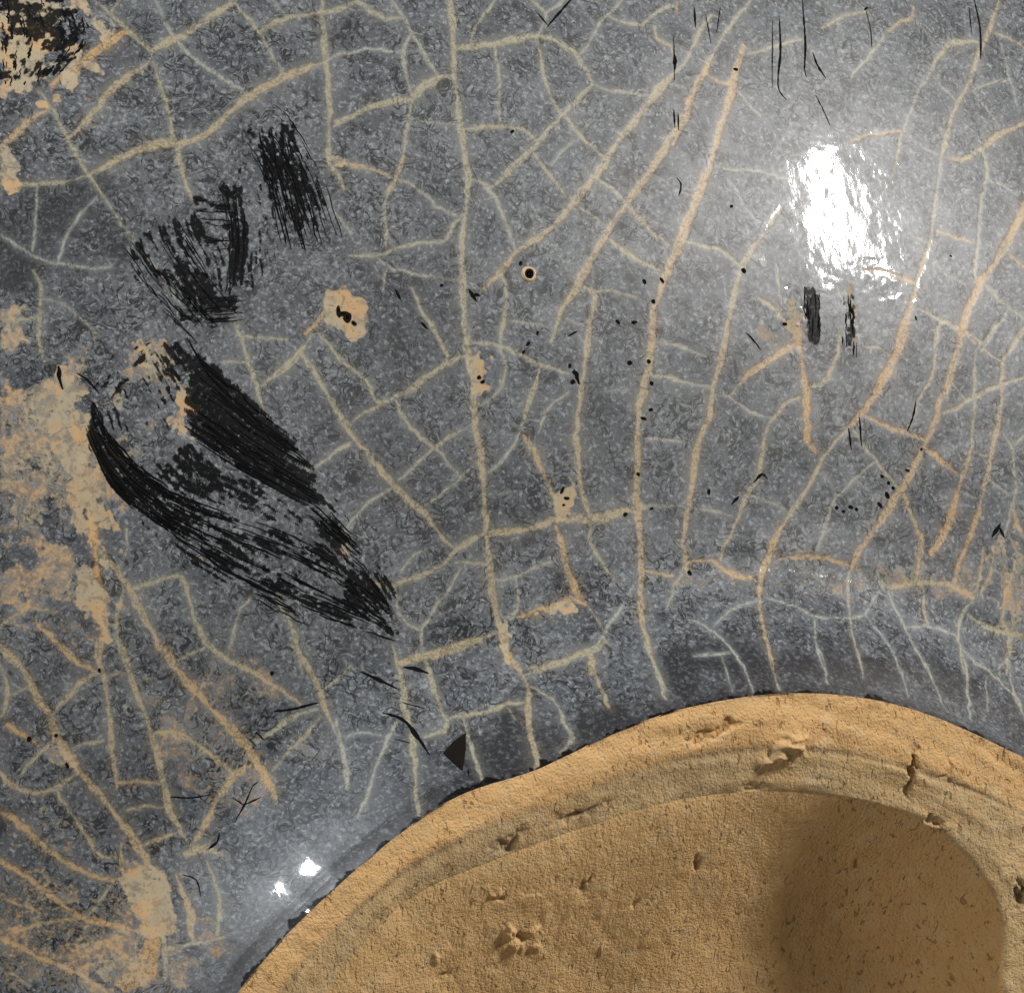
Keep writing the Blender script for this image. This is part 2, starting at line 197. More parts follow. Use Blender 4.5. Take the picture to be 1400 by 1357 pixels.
9: """5 .1 200,0 250,60 290,130 310,200|4 .1 80,55 220,45|3 .1 190,60 215,130 225,190|9 .7 360,0 375,70|5 .4 375,70 400,150 405,180|5 .1 545,0 580,70 595,160|5 .2 700,0 730,90 735,140|4 .1 830,0 870,80 910,210|5 .2 925,0 980,90 1010,160 1050,250|3 .1 1050,230 1100,245|6 .2 1105,0 1130,90 1140,190 1150,300|6 .3 1110,20 1170,80 1240,130 1290,180 1350,250|4 .2 1210,130 1215,200 1215,270|5 .2 1300,0 1290,80 1260,90 1265,130|6 .3 1295,80 1310,170 1330,230 1375,310"""}
for k, txt in CR.items():
    ox, oy = REG[k]
    for ln in txt.replace('\n', '|').split('|'):
        f = ln.split()
        if len(f) < 4: continue
        draw_crack([(ox + float(a) * ZS, oy + float(b) * ZS) for a, b in (q.split(',') for q in f[2:])], float(f[0]), float(f[1]))

def n2(x, y, cell, seed):
    g_ = np.random.default_rng(seed).random((256, 256)); u = x / cell + 100; v = y / cell + 100
    iu = np.floor(u).astype(int); iv = np.floor(v).astype(int); fu = u - iu; fv = v - iv; fu = fu * fu * (3 - 2 * fu); fv = fv * fv * (3 - 2 * fv)
    q = lambda a, b: g_[b % 256, a % 256]
    return (q(iu, iv) * (1 - fu) + q(iu + 1, iv) * fu) * (1 - fv) + (q(iu, iv + 1) * (1 - fu) + q(iu + 1, iv + 1) * fu) * fv - .5

# dry black brush marks, drawn on a chart of their own with streaks along the stroke
BP = np.zeros((1400, 1440), np.float32)
def smear(A, B, dens, cu=4.5, ct=34.0, seed=0, edge=.16, ends=(.06, .25)):
    A = spline(A, 3); B = spline(B, 3); NU, NT = 360, 1100
    t = np.linspace(0, 1, NT); u = np.linspace(0, 1, NU)
    ra = lambda C: np.stack([np.interp(t, np.linspace(0, 1, len(C)), C[:, q]) for q in (0, 1)], -1)
    a, b = ra(A), ra(B); P = a[:, None] * (1 - u[None, :, None]) + b[:, None] * u[None, :, None]
    wid = np.hypot(*(a - b).T).mean(); ln = np.hypot(*np.diff(a, axis=0).T).sum() * .5 + np.hypot(*np.diff(b, axis=0).T).sum() * .5
    U = np.repeat(u[None] * wid, NT, 0); T_ = np.repeat(t[:, None] * ln, NU, 1)
    uw = U + 5 * n2(T_, T_ * 0 + seed, 45, seed + 5)
    n = .60 * n2(uw / cu, T_ / ct, 1.0, seed) + .34 * n2(uw / (cu * .5), T_ / (ct * .35), 1.0, seed + 1) + .26 * n2(P[..., 0], P[..., 1], 5.0, seed + 2) + .5 * n2(P[..., 0], P[..., 1], 38.0, seed + 3)
    e = np.minimum(u, 1 - u)[None] / edge; s0 = t[:, None] / ends[0]; s1 = (1 - t[:, None]) / ends[1]
    fall = np.clip(1 - e, 0, 1) * .45 + np.clip(1 - s0, 0, 1) * .5 + np.clip(1 - s1, 0, 1) * .5
    v = np.clip((n + dens - .5 - fall) / .20, 0, 1)
    ix = np.clip(np.round(P[..., 0]).astype(int) + 20, 0, 1439); iy = np.clip(np.round(P[..., 1]).astype(int) + 20, 0, 1399)
    np.maximum.at(BP, (iy, ix), v.astype(np.float32))
smear([(262,468),(311,514),(354,553),(414,598)], [(248,595),(300,628),(350,655),(455,712)], .88, 4, 44, 1, .12, (.10, .3))
smear([(122,530),(150,590),(215,655),(300,690),(390,722),(470,765),(532,812)], [(112,585),(148,660),(200,712),(290,770),(370,815),(430,842),(548,882)], .54, 3.6, 30, 2, .12, (.03, .12))
smear([(122,530),(150,590),(215,655),(300,690)], [(116,600),(150,665),(220,720),(330,775)], .56, 3.6, 22, 12, .12, (.05, .3))
smear([(255,590),(300,640),(360,665),(440,715)], [(200,652),(290,690),(390,725),(475,772)], .53, 3.6, 30, 15, .1, (.05, .25))
smear([(290,200),(305,320),(290,450)], [(405,140),(455,255),(505,390)], 0.43, 3.2, 46, 16, .25, (.2, .3))
smear([(165,290),(195,380),(235,480)], [(330,260),(362,350),(352,460)], 0.45, 3.2, 40, 17, .25, (.2, .3))
smear([(240,440),(330,520),(430,590)], [(100,520),(180,740),(420,900)], 0.40, 3.4, 46, 18, .1, (.1, .2))
smear([(430,640),(500,720),(580,850)], [(420,760),(480,830),(570,930)], 0.43, 3.2, 34, 19, .2, (.1, .3))
smear([(470,748),(500,770),(545,832)], [(465,815),(500,850),(560,884)], .60, 4, 22, 3)
smear([(318,178),(358,245),(385,352)], [(392,146),(440,235),(482,352)], .48, 4, 40, 4)
smear([(346,168),(364,250),(390,354)], [(408,160),(420,250),(440,346)], .62, 4.5, 36, 5)
smear([(298,248),(312,320),(304,408)], [(336,250),(340,330),(334,410)], .66, 4, 30, 6)
smear([(258,258),(325,264)], [(282,350),(328,342)], .46, 5, 40, 7)
smear([(235,283),(290,370),(338,434)], [(150,345),(195,400),(265,475)], .44, 4, 26, 8)
smear([(235,400),(350,400)], [(245,462),(340,450)], .55, 6, 20, 9)
smear([(-18,-18),(-15,60),(-10,124)], [(112,-18),(128,45),(74,112)], .60, 7, 9, 10, .1, (.02, .1))
smear([(1098,386),(1102,480)], [(1124,396),(1120,480)], .66, 3.5, 24, 11)
smear([(1146,394),(1150,484)], [(1172,394),(1174,500)], .50, 3.5, 18, 13)
smear([(150,470),(110,540)], [(250,455),(150,560)], .42, 5, 10, 14)
def samp_px(arr, p):
    fx = np.clip(p[:, 0] + 20, 0, 1438.9); fy = np.clip(p[:, 1] + 20, 0, 1398.9); ix = fx.astype(int); iy = fy.astype(int); u = fx - ix; v = fy - iy
    return (arr[iy, ix] * (1 - u) + arr[iy, ix + 1] * u) * (1 - v) + (arr[iy + 1, ix] * (1 - u) + arr[iy + 1, ix + 1] * u) * v
gX = X0 + (np.arange(NX) + .5) * CELL; gY = Y0 + (np.arange(NY) + .5) * CELL
def blob(arr, px, py, rx, ry, ang, amp, seed, rough=.55, sharp=.35):
    c = pix_surf(np.array([(px, py)]))[0]; a = math.radians(ang); m = max(rx, ry) * CELL * 1.6
    ix0 = max(0, int((c[0] - m - X0) / CELL)); ix1 = min(NX, int((c[0] + m - X0) / CELL))
    iy0 = max(0, int((c[1] - m - Y0) / CELL)); iy1 = min(NY, int((c[1] + m - Y0) / CELL))
    if ix1 <= ix0 or iy1 <= iy0: return
    dx = (gX[ix0:ix1] - c[0])[None] / CELL; dy = -(gY[iy0:iy1] - c[1])[:, None] / CELL
    u = (dx * math.cos(a) + dy * math.sin(a)) / rx; v = (-dx * math.sin(a) + dy * math.cos(a)) / ry
    sl = (slice(iy0, iy1), slice(ix0, ix1))
    D = 1 - np.hypot(u, v) + rough * 2 * (NZ[seed % 3][sl] - .5)
    arr[sl] = np.maximum(arr[sl], amp * np.clip(D / sharp, 0, 1))
NZ = [fbm(22, 41, 4), fbm(40, 57, 5), fbm(14, 73, 3)]
NZ = [np.clip((n - .5) * 2.2 + .5, -.3, 1.3) for n in NZ]
# px, py, rx, ry, angle, amount, noise
for b in [(40,1290,210,150,0,.66,0),(300,1010,120,90,20,.6,1),(60,640,120,170,0,.78,1),(45,50,95,80,-35,1,0),(20,110,60,25,-20,.9,1),(478,432,40,34,0,1,1),(655,505,16,38,8,1,2),(772,680,22,26,0,1,0),(690,872,12,26,15,1,2),
          (232,492,30,24,20,1,1),(250,555,22,40,0,.95,2),(200,500,55,40,20,.75,0),(462,222,14,12,0,.8,1),(212,1235,34,70,-8,1,1),(165,1320,60,50,0,.8,0),
          (1088,450,16,40,0,.9,2),(1065,455,36,22,-20,.7,0),(35,545,95,50,10,.8,1),(112,650,34,110,-8,1,2),(50,700,75,60,30,.6,0),(20,790,60,50,0,.75,2),
          (90,560,40,60,0,.9,0),(125,820,18,60,-8,1,1),(70,860,60,26,10,.6,2),(1150,790,150,24,0,.62,2),(1300,800,110,24,8,.66,0),(960,790,70,26,0,.5,0),(1385,800,40,80,10,.75,2),(1330,790,60,50,0,.5,0),
          (775,830,34,18,-10,.85,1),(800,720,60,30,0,.45,0),(1165,420,10,50,0,.8,1),(85,1030,22,12,30,.8,1),(10,225,16,40,0,.9,1),(470,745,20,14,40,.8,1),(275,765,12,8,0,.9,2),
          (723,373,26,24,0,.45,1),(785,520,24,40,0,.3,2),(755,600,30,50,-20,.4,0),(1220,380,60,30,0,.3,2),(1010,430,40,40,0,.35,0),(530,900,60,30,20,.4,2),(1020,700,40,90,20,.3,0),(1210,300,26,60,0,.4,2)]:
    blob(soil, *b)
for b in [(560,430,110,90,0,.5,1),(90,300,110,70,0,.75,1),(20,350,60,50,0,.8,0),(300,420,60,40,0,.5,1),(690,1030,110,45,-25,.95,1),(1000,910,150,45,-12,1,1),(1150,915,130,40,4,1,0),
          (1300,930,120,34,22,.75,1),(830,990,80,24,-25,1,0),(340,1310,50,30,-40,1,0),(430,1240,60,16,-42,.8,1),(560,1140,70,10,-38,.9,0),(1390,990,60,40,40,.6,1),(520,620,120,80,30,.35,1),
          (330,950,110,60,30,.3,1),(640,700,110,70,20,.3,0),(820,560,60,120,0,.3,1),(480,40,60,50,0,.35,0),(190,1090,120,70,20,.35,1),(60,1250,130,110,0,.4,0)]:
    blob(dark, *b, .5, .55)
def samp(arr, x, y):
    fx = np.clip((x - X0) / CELL - .5, 0, NX - 1.001); fy = np.clip((y - Y0) / CELL - .5, 0, NY - 1.001)
    ix = fx.astype(int); iy = fy.astype(int); u = fx - ix; v = fy - iy
    return (arr[iy, ix] * (1 - u) + arr[iy, ix + 1] * u) * (1 - v) + (arr[iy + 1, ix] * (1 - u) + arr[iy + 1, ix + 1] * u) * v

# ------------------------------------------------------------------ materials
def mat(name):
    m = bpy.data.materials.new(name); m.use_nodes = True; nt = m.node_tree
    return m, nt, nt.nodes['Principled BSDF']
def node(nt, t, **kw):
    n = nt.nodes.new(t)
    for k, v in kw.items():
        if k in n.bl_rna.properties.keys(): setattr(n, k, v)
        else: n.inputs[k.replace('_', ' ')].default_value = v
    return n
class G:
    def __init__(s, nt): s.nt = nt; s.L = nt.links.new
    def inp(s, sock, v):
        if hasattr(v, 'is_output'): s.L(v, sock)
        else: sock.default_value = v
    def m(s, op, a, b=0.0, c=None, clamp=False):
        n = s.nt.nodes.new('ShaderNodeMath'); n.operation = op; n.use_clamp = clamp
        s.inp(n.inputs[0], a); s.inp(n.inputs[1], b)
        if c is not None: s.inp(n.inputs[2], c)
        return n.outputs[0]
    def mix(s, f, a, b, mode='MIX'):
        n = s.nt.nodes.new('ShaderNodeMix'); n.data_type = 'RGBA'; n.blend_type = mode
        s.inp(n.inputs[0], f)
        for sock, v in ((n.inputs[6], a), (n.inputs[7], b)):
            s.inp(sock, v if hasattr(v, 'is_output') else (*v, 1))
        return n.outputs[2]
    def noise(s, co, scale, detail=3, rough=.55, dist=0.0):
        n = s.nt.nodes.new('ShaderNodeTexNoise'); s.L(co, n.inputs['Vector'])
        n.inputs['Scale'].default_value = scale; n.inputs['Detail'].default_value = detail
        n.inputs['Roughness'].default_value = rough; n.inputs['Distortion'].default_value = dist
        return n.outputs['Fac']
    def rng(s, v, a, b, c=0.0, d=1.0, smooth=True):
        n = s.nt.nodes.new('ShaderNodeMapRange'); n.interpolation_type = 'SMOOTHSTEP' if smooth else 'LINEAR'; n.clamp = True
        s.inp(n.inputs[0], v)
        for i, q in enumerate((a, b, c, d)): s.inp(n.inputs[i + 1], q)
        return n.outputs[0]
    def attr(s, name):
        n = s.nt.nodes.new('ShaderNodeAttribute'); n.attribute_name = name
        sp = s.nt.nodes.new('ShaderNodeSeparateColor'); s.L(n.outputs['Color'], sp.inputs[0])
        return sp.outputs[0], sp.outputs[1], sp.outputs[2], n.outputs['Alpha']
    def co(s, scale=1000.0, stretch=(1, 1, 1)):
        t = s.nt.nodes.new('ShaderNodeTexCoord'); mp = s.nt.nodes.new('ShaderNodeMapping')
        mp.inputs['Scale'].default_value = [scale * q for q in stretch]; s.L(t.outputs['Object'], mp.inputs['Vector'])
        return mp.outputs[0]
    def bump(s, h, strength, dist, normal=None):
        n = s.nt.nodes.new('ShaderNodeBump'); n.inputs['Strength'].default_value = strength; n.inputs['Distance'].default_value = dist
        s.L(h, n.inputs['Height'])
        if normal is not None: s.L(normal, n.inputs['Normal'])
        return n.outputs[0]

# crackled grey glaze
M_GLAZE, nt, bs = mat('crackled_glaze'); g = G(nt)
co = g.co()                                   # millimetres
stain, tn, hal, outside = g.attr('stain'); soilA, darkA, blackA, tint = g.attr('soil')
n_mid = g.noise(co, .75, 3); n_fine = g.noise(co, 5.2, 2, .65, .5)
nw = g.noise(co, 1.5, 3.0, .6, 1.1)
w1 = g.m('ABSOLUTE', g.m('SUBTRACT', nw, .5)); w2 = g.m('ABSOLUTE', g.m('SUBTRACT', n_fine, .5))
worm = g.m('MULTIPLY', g.rng(w1, .052, .014), g.rng(n_mid, .37, .56))      # thin dark meanders
worm2 = g.rng(w2, .040, .0)
base = g.mix(tint, (.074, .084, .098), (.148, .160, .172))
base = g.mix(g.rng(n_fine, .52, .78), base, (.27, .28, .28))
base = g.mix(g.m('MULTIPLY', g.rng(n_fine, .50, .31), .90), base, (.022, .025, .031))
base = g.mix(g.m('MULTIPLY', worm2, .70), base, (.028, .031, .037))
base = g.mix(g.m('MULTIPLY', worm, .93), base, (.008, .009, .011))
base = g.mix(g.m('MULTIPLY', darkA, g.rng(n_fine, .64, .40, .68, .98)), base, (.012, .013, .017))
v = nt.nodes.new('ShaderNodeTexVoronoi'); v.feature = 'DISTANCE_TO_EDGE'; v.inputs['Scale'].default_value = .27; g.L(co, v.inputs['Vector'])
far = g.m('MULTIPLY', g.rng(v.outputs['Distance'], .05, .012), outside)     # crackle beyond the part seen in the photograph
pale_c, cream_c, tan_c = (.32, .34, .33), (.33, .305, .21), (.47, .285, .115)
colA = g.mix(g.rng(tn, 0, .5, smooth=False), pale_c, cream_c)
colB = g.mix(g.rng(tn, .5, 1, smooth=False), colA, tan_c)
colB = g.mix(g.m('MULTIPLY', g.rng(n_fine, .48, .62), .62), colB, (.12, .105, .08))
colB = g.mix(g.m('MULTIPLY', worm, .45), colB, (.05, .045, .035))
st = g.m('MULTIPLY', stain, g.rng(n_fine, .30, .5, .45, .95))
st = g.m('MAXIMUM', st, g.m('MULTIPLY', hal, g.rng(n_fine, .36, .58, .38, .02)))
st = g.m('MAXIMUM', st, g.m('MULTIPLY', far, .8))
base = g.mix(st, base, colB)
sk = g.m('ADD', g.m('MULTIPLY', n_mid, .45), g.m('MULTIPLY', nw, .55))
sk = g.m('ADD', g.m('MULTIPLY', sk, .42), g.m('MULTIPLY', n_fine, .58))
so = g.m('MULTIPLY', g.rng(g.m('SUBTRACT', g.m('MULTIPLY', soilA, .62), sk), -.17, .11), .88)
soilc = g.mix(g.rng(n_mid, .34, .56), (.47, .30, .145), (.38, .315, .205))
soilc = g.mix(g.m('MULTIPLY', g.rng(n_fine, .55, .75), .7), soilc, (.06, .045, .03))
soilc = g.mix(g.m('MULTIPLY', g.rng(nw, .50, .66), .70), soilc, (.19, .14, .085))
base = g.mix(so, base, soilc)
bk = g.rng(g.m('SUBTRACT', blackA, g.m('MULTIPLY', g.rng(n_fine, .50, .66), .40)), .10, .75)
base = g.mix(g.m('MULTIPLY', bk, .97, clamp=True), base, (.0035, .0035, .004))
g.L(base, bs.inputs['Base Color'])
g.L(g.bump(g.noise(g.co(1000.0, (2.0, .7, .7)), 1.5, 3, .66, .4), .5, .000008), bs.inputs['Coat Normal'])
g.L(g.m('ADD', .42, g.m('MULTIPLY', so, .35)), bs.inputs['Roughness'])
g.L(g.m('SUBTRACT', g.m('SUBTRACT', .36, g.m('MULTIPLY', g.attr('wear')[0], .24)), g.m('MULTIPLY', bk, .30), clamp=True), bs.inputs['Specular IOR Level'])
cw = g.m('SUBTRACT', 1.0, g.m('MAXIMUM', g.m('MULTIPLY', so, .95), g.m('MAXIMUM', g.m('MULTIPLY', bk, .85), g.m('MAXIMUM', g.attr('wear')[0], g.m('MULTIPLY', st, .7)))), clamp=True)
g.L(cw, bs.inputs['Coat Weight']); bs.inputs['Coat Roughness'].default_value = .045; bs.inputs['Coat IOR'].default_value = 1.5

def clay(name, c1, c2, c3, streak):
    m, nt, bs = mat(name); g = G(nt); co = g.co(); cs = g.co(1000.0, streak)
    band, groove, _, _ = g.attr('clay')
    n1 = g.noise(co, .25, 3); n2_ = g.noise(co, 1.1, 3, .6, .3); n3 = g.noise(cs, 2.0, 2, .6, .6); n4 = g.noise(co, 8.0, 2, .65)
    dash = g.m('MULTIPLY', g.rng(n3, .385, .31), g.rng(n2_, .36, .55))            # short scratches and drag marks
    pore = g.rng(n4, .67, .74)
    col = g.mix(g.rng(n1, .3, .7), c1, c2)
    col = g.mix(g.m('MULTIPLY', band, g.rng(n2_, .3, .6, .35, 1)), col, c3)
    col = g.mix(g.m('MULTIPLY', g.rng(n2_, .5, .75), .45), col, (.56, .45, .28))
    col = g.mix(g.m('MULTIPLY', g.rng(n2_, .45, .25), .45), col, (.42, .245, .10))
    col = g.mix(g.m('MULTIPLY', g.rng(n4, .40, .30), .35), col, (.66, .52, .32))
    col = g.mix(g.m('MULTIPLY', dash, .70), col, (.24, .13, .05))
    col = g.mix(g.m('MULTIPLY', pore, .55), col, (.17, .095, .04))
    col = g.mix(g.m('MULTIPLY', groove, g.rng(n3, .65, .42, .15, .8)), col, (.15, .115, .085))
    g.L(col, bs.inputs['Base Color'])
    h = g.m('SUBTRACT', g.m('ADD', g.m('MULTIPLY', n3, .45), g.m('MULTIPLY', n4, .5)), g.m('MULTIPLY', g.m('ADD', dash, pore), .30))
    g.L(g.bump(h, 1.0, .00017), bs.inputs['Normal'])
    bs.inputs['Roughness'].default_value = .9; bs.inputs['Specular IOR Level'].default_value = .2
    return m
M_RING = clay('bare_clay_ring', (.46, .335, .18), (.50, .34, .165), (.53, .315, .13), (2.1, 1.0, 1))
M_WELL = clay('bare_clay_well', (.53, .345, .155), (.57, .37, .17), (.46, .31, .14), (2.2, 1.0, 1))

def plain(name, col, rough, coat=0.0, bump=0.0, scale=4.0, spec=.5):
    m, nt, bs = mat(name); g = G(nt); co = g.co()
    n = g.noise(co, scale, 4)
    g.L(g.mix(n, tuple(q * .6 for q in col), tuple(min(1, q * 1.4) for q in col)), bs.inputs['Base Color'])
    bs.inputs['Roughness'].default_value = rough; bs.inputs['Coat Weight'].default_value = coat
    bs.inputs['Specular IOR Level'].default_value = spec
    if bump: g.L(g.bump(n, .6, bump), bs.inputs['Normal'])
    return m
M_BLACK = plain('black_scar', (.0035, .0035, .004), .8, spec=.06)
M_PIT = plain('pit_dark', (.008, .006, .005), .8, spec=.06)
M_RIMC = plain('blister_rim', (.45, .34, .20), .5, .5)
M_TABLE = plain('dark_wood', (.10, .062, .034), .5, 0, .0002, .15)
M_CRUMB = plain('clay_crumb', (.55, .41, .22), .9, 0, .00006, 3)

# ------------------------------------------------------------------ mesh helpers
def mesh_np(name, verts, quads, material, parent=None, smooth=True, attrs=None, extra_tris=None):
    me = bpy.data.meshes.new(name); v = np.asarray(verts, np.float32)
    q = np.asarray(quads, np.int32)
    tris = np.asarray(extra_tris, np.int32) if extra_tris is not None and len(extra_tris) else np.zeros((0, 3), np.int32)
    me.vertices.add(len(v)); me.vertices.foreach_set('co', (v * MM).ravel())
    nl = q.size + tris.size; me.loops.add(nl); me.polygons.add(len(q) + len(tris))
    me.loops.foreach_set('vertex_index', np.concatenate([q.ravel(), tris.ravel()]))
    st = np.concatenate([np.arange(len(q)) * 4, q.size + np.arange(len(tris)) * 3]).astype(np.int32)
    me.polygons.foreach_set('loop_start', st)
    me.polygons.foreach_set('use_smooth', np.full(len(q) + len(tris), smooth))
    me.update(calc_edges=True); me.validate()
    for an, arr in (attrs or {}).items():
        a = me.attributes.new(an, 'FLOAT_COLOR', 'POINT'); a.data.foreach_set('color', np.asarray(arr, np.float32).ravel())
    me.materials.append(material)
    o = bpy.data.objects.new(name, me); sc.collection.objects.link(o); o.parent = parent
    return o
def grid_quads(nr, nc, wrap=False, flip=False):
    i = np.arange(nr - 1)[:, None]; j = np.arange(nc if wrap else nc - 1)[None]; j2 = (j + 1) % nc
    a = i * nc + j; b = i * nc + j2; c = (i + 1) * nc + j2; d = (i + 1) * nc + j
    q = np.stack([a, b, c, d], -1).reshape(-1, 4)
    return q[:, ::-1] if flip else q

# ------------------------------------------------------------------ the setting and the bowl
tb = 260.0
me_v = [(x, y, z) for z in (-25, 0) for x, y in ((-tb, -tb), (tb, -tb), (tb, tb), (-tb, tb))]
table = mesh_np('table_top', np.array(me_v) , [(3, 2, 1, 0), (4, 5, 6, 7), (0, 1, 5, 4), (1, 2, 6, 5), (2, 3, 7, 6), (3, 0, 4, 7)], M_TABLE, smooth=False)
table['kind'] = 'structure'

bowl = bpy.data.objects.new('tea_bowl', None); sc.collection.objects.link(bowl)
bowl.location = (FOOT_C[0] * MM, FOOT_C[1] * MM, 0); bowl.empty_display_size = .02
bowl['label'] = 'upturned grey crackle-glazed stoneware bowl showing its bare tan clay foot'; bowl['category'] = 'bowl'

# glazed wall: polar grid, fine where the photograph looks
STEP = .062
th_f = np.radians(np.arange(60, 160, math.degrees(STEP / 42.0)))
th_c = np.radians(np.linspace(160, 420, 190, endpoint=False))
TH = np.concatenate([th_f, th_c])
dfine = np.arange(0, 37, STEP); S_at = np.interp(dfine, dd, np.arange(len(dd)) * .02)
dsteep = np.interp(np.arange(0, 5.2, STEP), np.arange(len(dd)) * .02, dd)     # even steps along the steep foot wall
dA = np.concatenate([dsteep[dsteep < 3], dfine[dfine > 3.03], np.linspace(37.2, dd[-1], 40)])
zA = HF - LIP - np.interp(dA, dd, zz)
ct, sn = np.cos(TH), np.sin(TH); RFt = rf(TH)
rowsR = [RFt[None] * 1 + dA[:, None]]; rowsZ = [np.repeat(zA[:, None], len(TH), 1)]
zend = zA[-1]; dend = dA[-1]
ext = [(dend + .15, zend * .6), (dend - .3, zend * .3), (dend - 1.0, 3.0), (dend - 1.8, .8), (dend - 2.6, .0), (dend - 3.6, .3), (dend - 4.3, 1.6), (dend - 4.2, 6), (dend - 5, 14), (dend - 9, 26), (dend - 18, 40), (dend - 34, 47), (-RF + .5, 49.0)]
Rg = np.vstack([rowsR[0]] + [np.maximum(RFt + e[0], .4)[None] for e in ext]); Zg = np.vstack([rowsZ[0]] + [np.full((1, len(TH)), max(0.0, e[1])) for e in ext])
# a rolled glaze edge where it stops on the clay
nfr = len(dA)
X = Rg * ct; Y = Rg * sn; Z = Zg.copy()
x = X[:nfr].ravel(); y = Y[:nfr].ravel(); z = Z[:nfr].ravel()
pw = np.stack([x + FOOT_C[0], y + FOOT_C[1], z], -1); pp = to_pix(pw)
off = np.maximum.reduce([-pp[:, 0], pp[:, 0] - 1400, -pp[:, 1], pp[:, 1] - 1357])
outs = np.clip((off + 10) / 40, 0, 1); outs = outs * outs * (3 - 2 * outs)
ins = 1 - outs
a_cr, a_tn, a_ha = (samp(q, x, y) for q in (crack, tone, halo)); a_so, a_dk = (samp(q, x, y) for q in (soil, dark)); a_bk = samp_px(BP, pp)
dvert = np.repeat(dA[:, None], len(TH), 1).ravel()
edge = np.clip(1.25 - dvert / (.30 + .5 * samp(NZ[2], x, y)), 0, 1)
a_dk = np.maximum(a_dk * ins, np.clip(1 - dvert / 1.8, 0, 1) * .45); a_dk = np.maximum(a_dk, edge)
wn = samp(wobble, x, y); un = samp(NZ[1], x, y)
dz = -.006 * a_cr * ins - .012 * a_so * ins + .012 * (un - .5) * ins + .03 * (wn - .5) * ins
dz = dz + np.where(dvert < .5, .10 * np.sin(np.clip(dvert / .5, 0, 1) * math.pi), 0)
Z[:nfr] += dz.reshape(nfr, -1)
for bx, by, br, bh in ((405, 1235, 22, .05), (372, 1140, 26, .04), (440, 1180, 20, .04)):
    bc = pix_surf(np.array([(bx, by)], float))[0]
    Z[:nfr] += (bh * np.exp(-((x - bc[0]) ** 2 + (y - bc[1]) ** 2) / (br * CELL) ** 2)).reshape(nfr, -1)
a_bk = np.maximum(a_bk * ins, .95 * np.clip((.05 + .16 * (samp(NZ[2], x, y) - .3) + .30 * np.clip(samp(NZ[1], x, y) - .45, 0, 1) - dvert) / .10, 0, 1))
wearv = np.exp(-((dvert - 4.9) / .75) ** 4)
NV = X.size; nxt = NV - nfr * len(TH)
def pad(*ch): return np.concatenate([np.stack(ch, -1), np.tile([0, .5, 0, 1.0], (nxt, 1))])
at1 = pad(a_cr * ins, a_tn * ins + .5 * outs, a_ha * ins, outs)
tintv = np.clip((samp(NZ[1], x, y) - .5) * .9 + .5 + .25 * (samp(NZ[0], x, y) - .5), 0, 1)
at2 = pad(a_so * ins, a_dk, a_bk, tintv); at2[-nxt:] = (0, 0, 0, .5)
nr, nc = X.shape
top_tri = []
base_v = np.array([[0, 0, 49.0]])
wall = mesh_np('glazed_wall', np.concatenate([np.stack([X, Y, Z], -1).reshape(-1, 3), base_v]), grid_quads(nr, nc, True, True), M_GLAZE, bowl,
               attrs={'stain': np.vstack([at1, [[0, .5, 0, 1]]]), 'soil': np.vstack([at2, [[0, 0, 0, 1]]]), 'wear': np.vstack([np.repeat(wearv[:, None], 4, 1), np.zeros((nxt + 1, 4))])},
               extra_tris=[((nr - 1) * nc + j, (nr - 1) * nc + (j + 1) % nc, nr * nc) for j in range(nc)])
wall['label'] = 'grey crackled glaze with cream stained cracks'

# bare clay: the ring's face and the carved well
TR = np.concatenate([np.radians(np.linspace(22, 172, 1000, endpoint=False)), np.radians(np.linspace(172, 382, 140, endpoint=False))])
inner = WC + np.stack([np.cos(TR), np.sin(TR)], -1) * rw(TR)[:, None]
outer = np.stack([np.cos(TR), np.sin(TR)], -1) * (rf(TR) + .03)[:, None]
tt = np.linspace(0, 1, 130)
PX = inner[None] * (1 - tt[:, None, None]) + outer[None] * tt[:, None, None]
x, y = PX[..., 0], PX[..., 1]; T = np.repeat(tt[:, None], len(TR), 1)
wdt = np.hypot(*(outer - inner).T)[None]
softw = np.clip((np.degrees(TR) % 360 - 47) / 46, 0, 1) * np.clip((300 - np.degrees(TR) % 360) / 40, 0, 1); softw = (softw * softw * (3 - 2 * softw))[None]
z = HF - LIP * np.clip((T - .52) / .48, 0, 1) ** 1.5
d_in = T * wdt; z = z - (1 - softw) * .18 * np.exp(-(d_in / .18) ** 1.0) - softw * .55 * np.exp(-(d_in / 1.2))
mid = .50 + .06 * np.sin(TR * 3)[None]
groove = np.exp(-((T - mid) * wdt / .22) ** 2) * np.clip(n2(x, y, 2.5, 9) * 2.4 + .55, 0, 1)
z = z - .07 * groove
z = z + .20 * n2(x, y, 2.2, 1) + .10 * n2(x, y, .8, 2) + .05 * n2(x, y, .35, 3) + .12 * n2(np.repeat(np.unwrap(TR)[None] * 6, len(tt), 0), d_in * 1.6, 1.0, 21)
WARP = [14 * n2(x, y, .45, 61) + 9 * n2(x, y, .2, 62), 14 * n2(x, y, .45, 63) + 9 * n2(x, y, .2, 64)]
def clay_pt(px, py): return pix_plane(np.array([(px, py)], float))[0]
def bumpz(x, y, px, py, rx, ry, h, ang=0):
    c = clay_pt(px, py); a = math.radians(ang); dx = (x - c[0]) / CELL + WARP[0]; dy = -(y - c[1]) / CELL + WARP[1]
    u = (dx * math.cos(a) + dy * math.sin(a)) / rx; v = (-dx * math.sin(a) + dy * math.cos(a)) / ry
    return h * np.exp(-(u * u + v * v))
fade = np.clip(T / .04, 0, 1) * np.clip((1 - T) / .03, 0, 1)
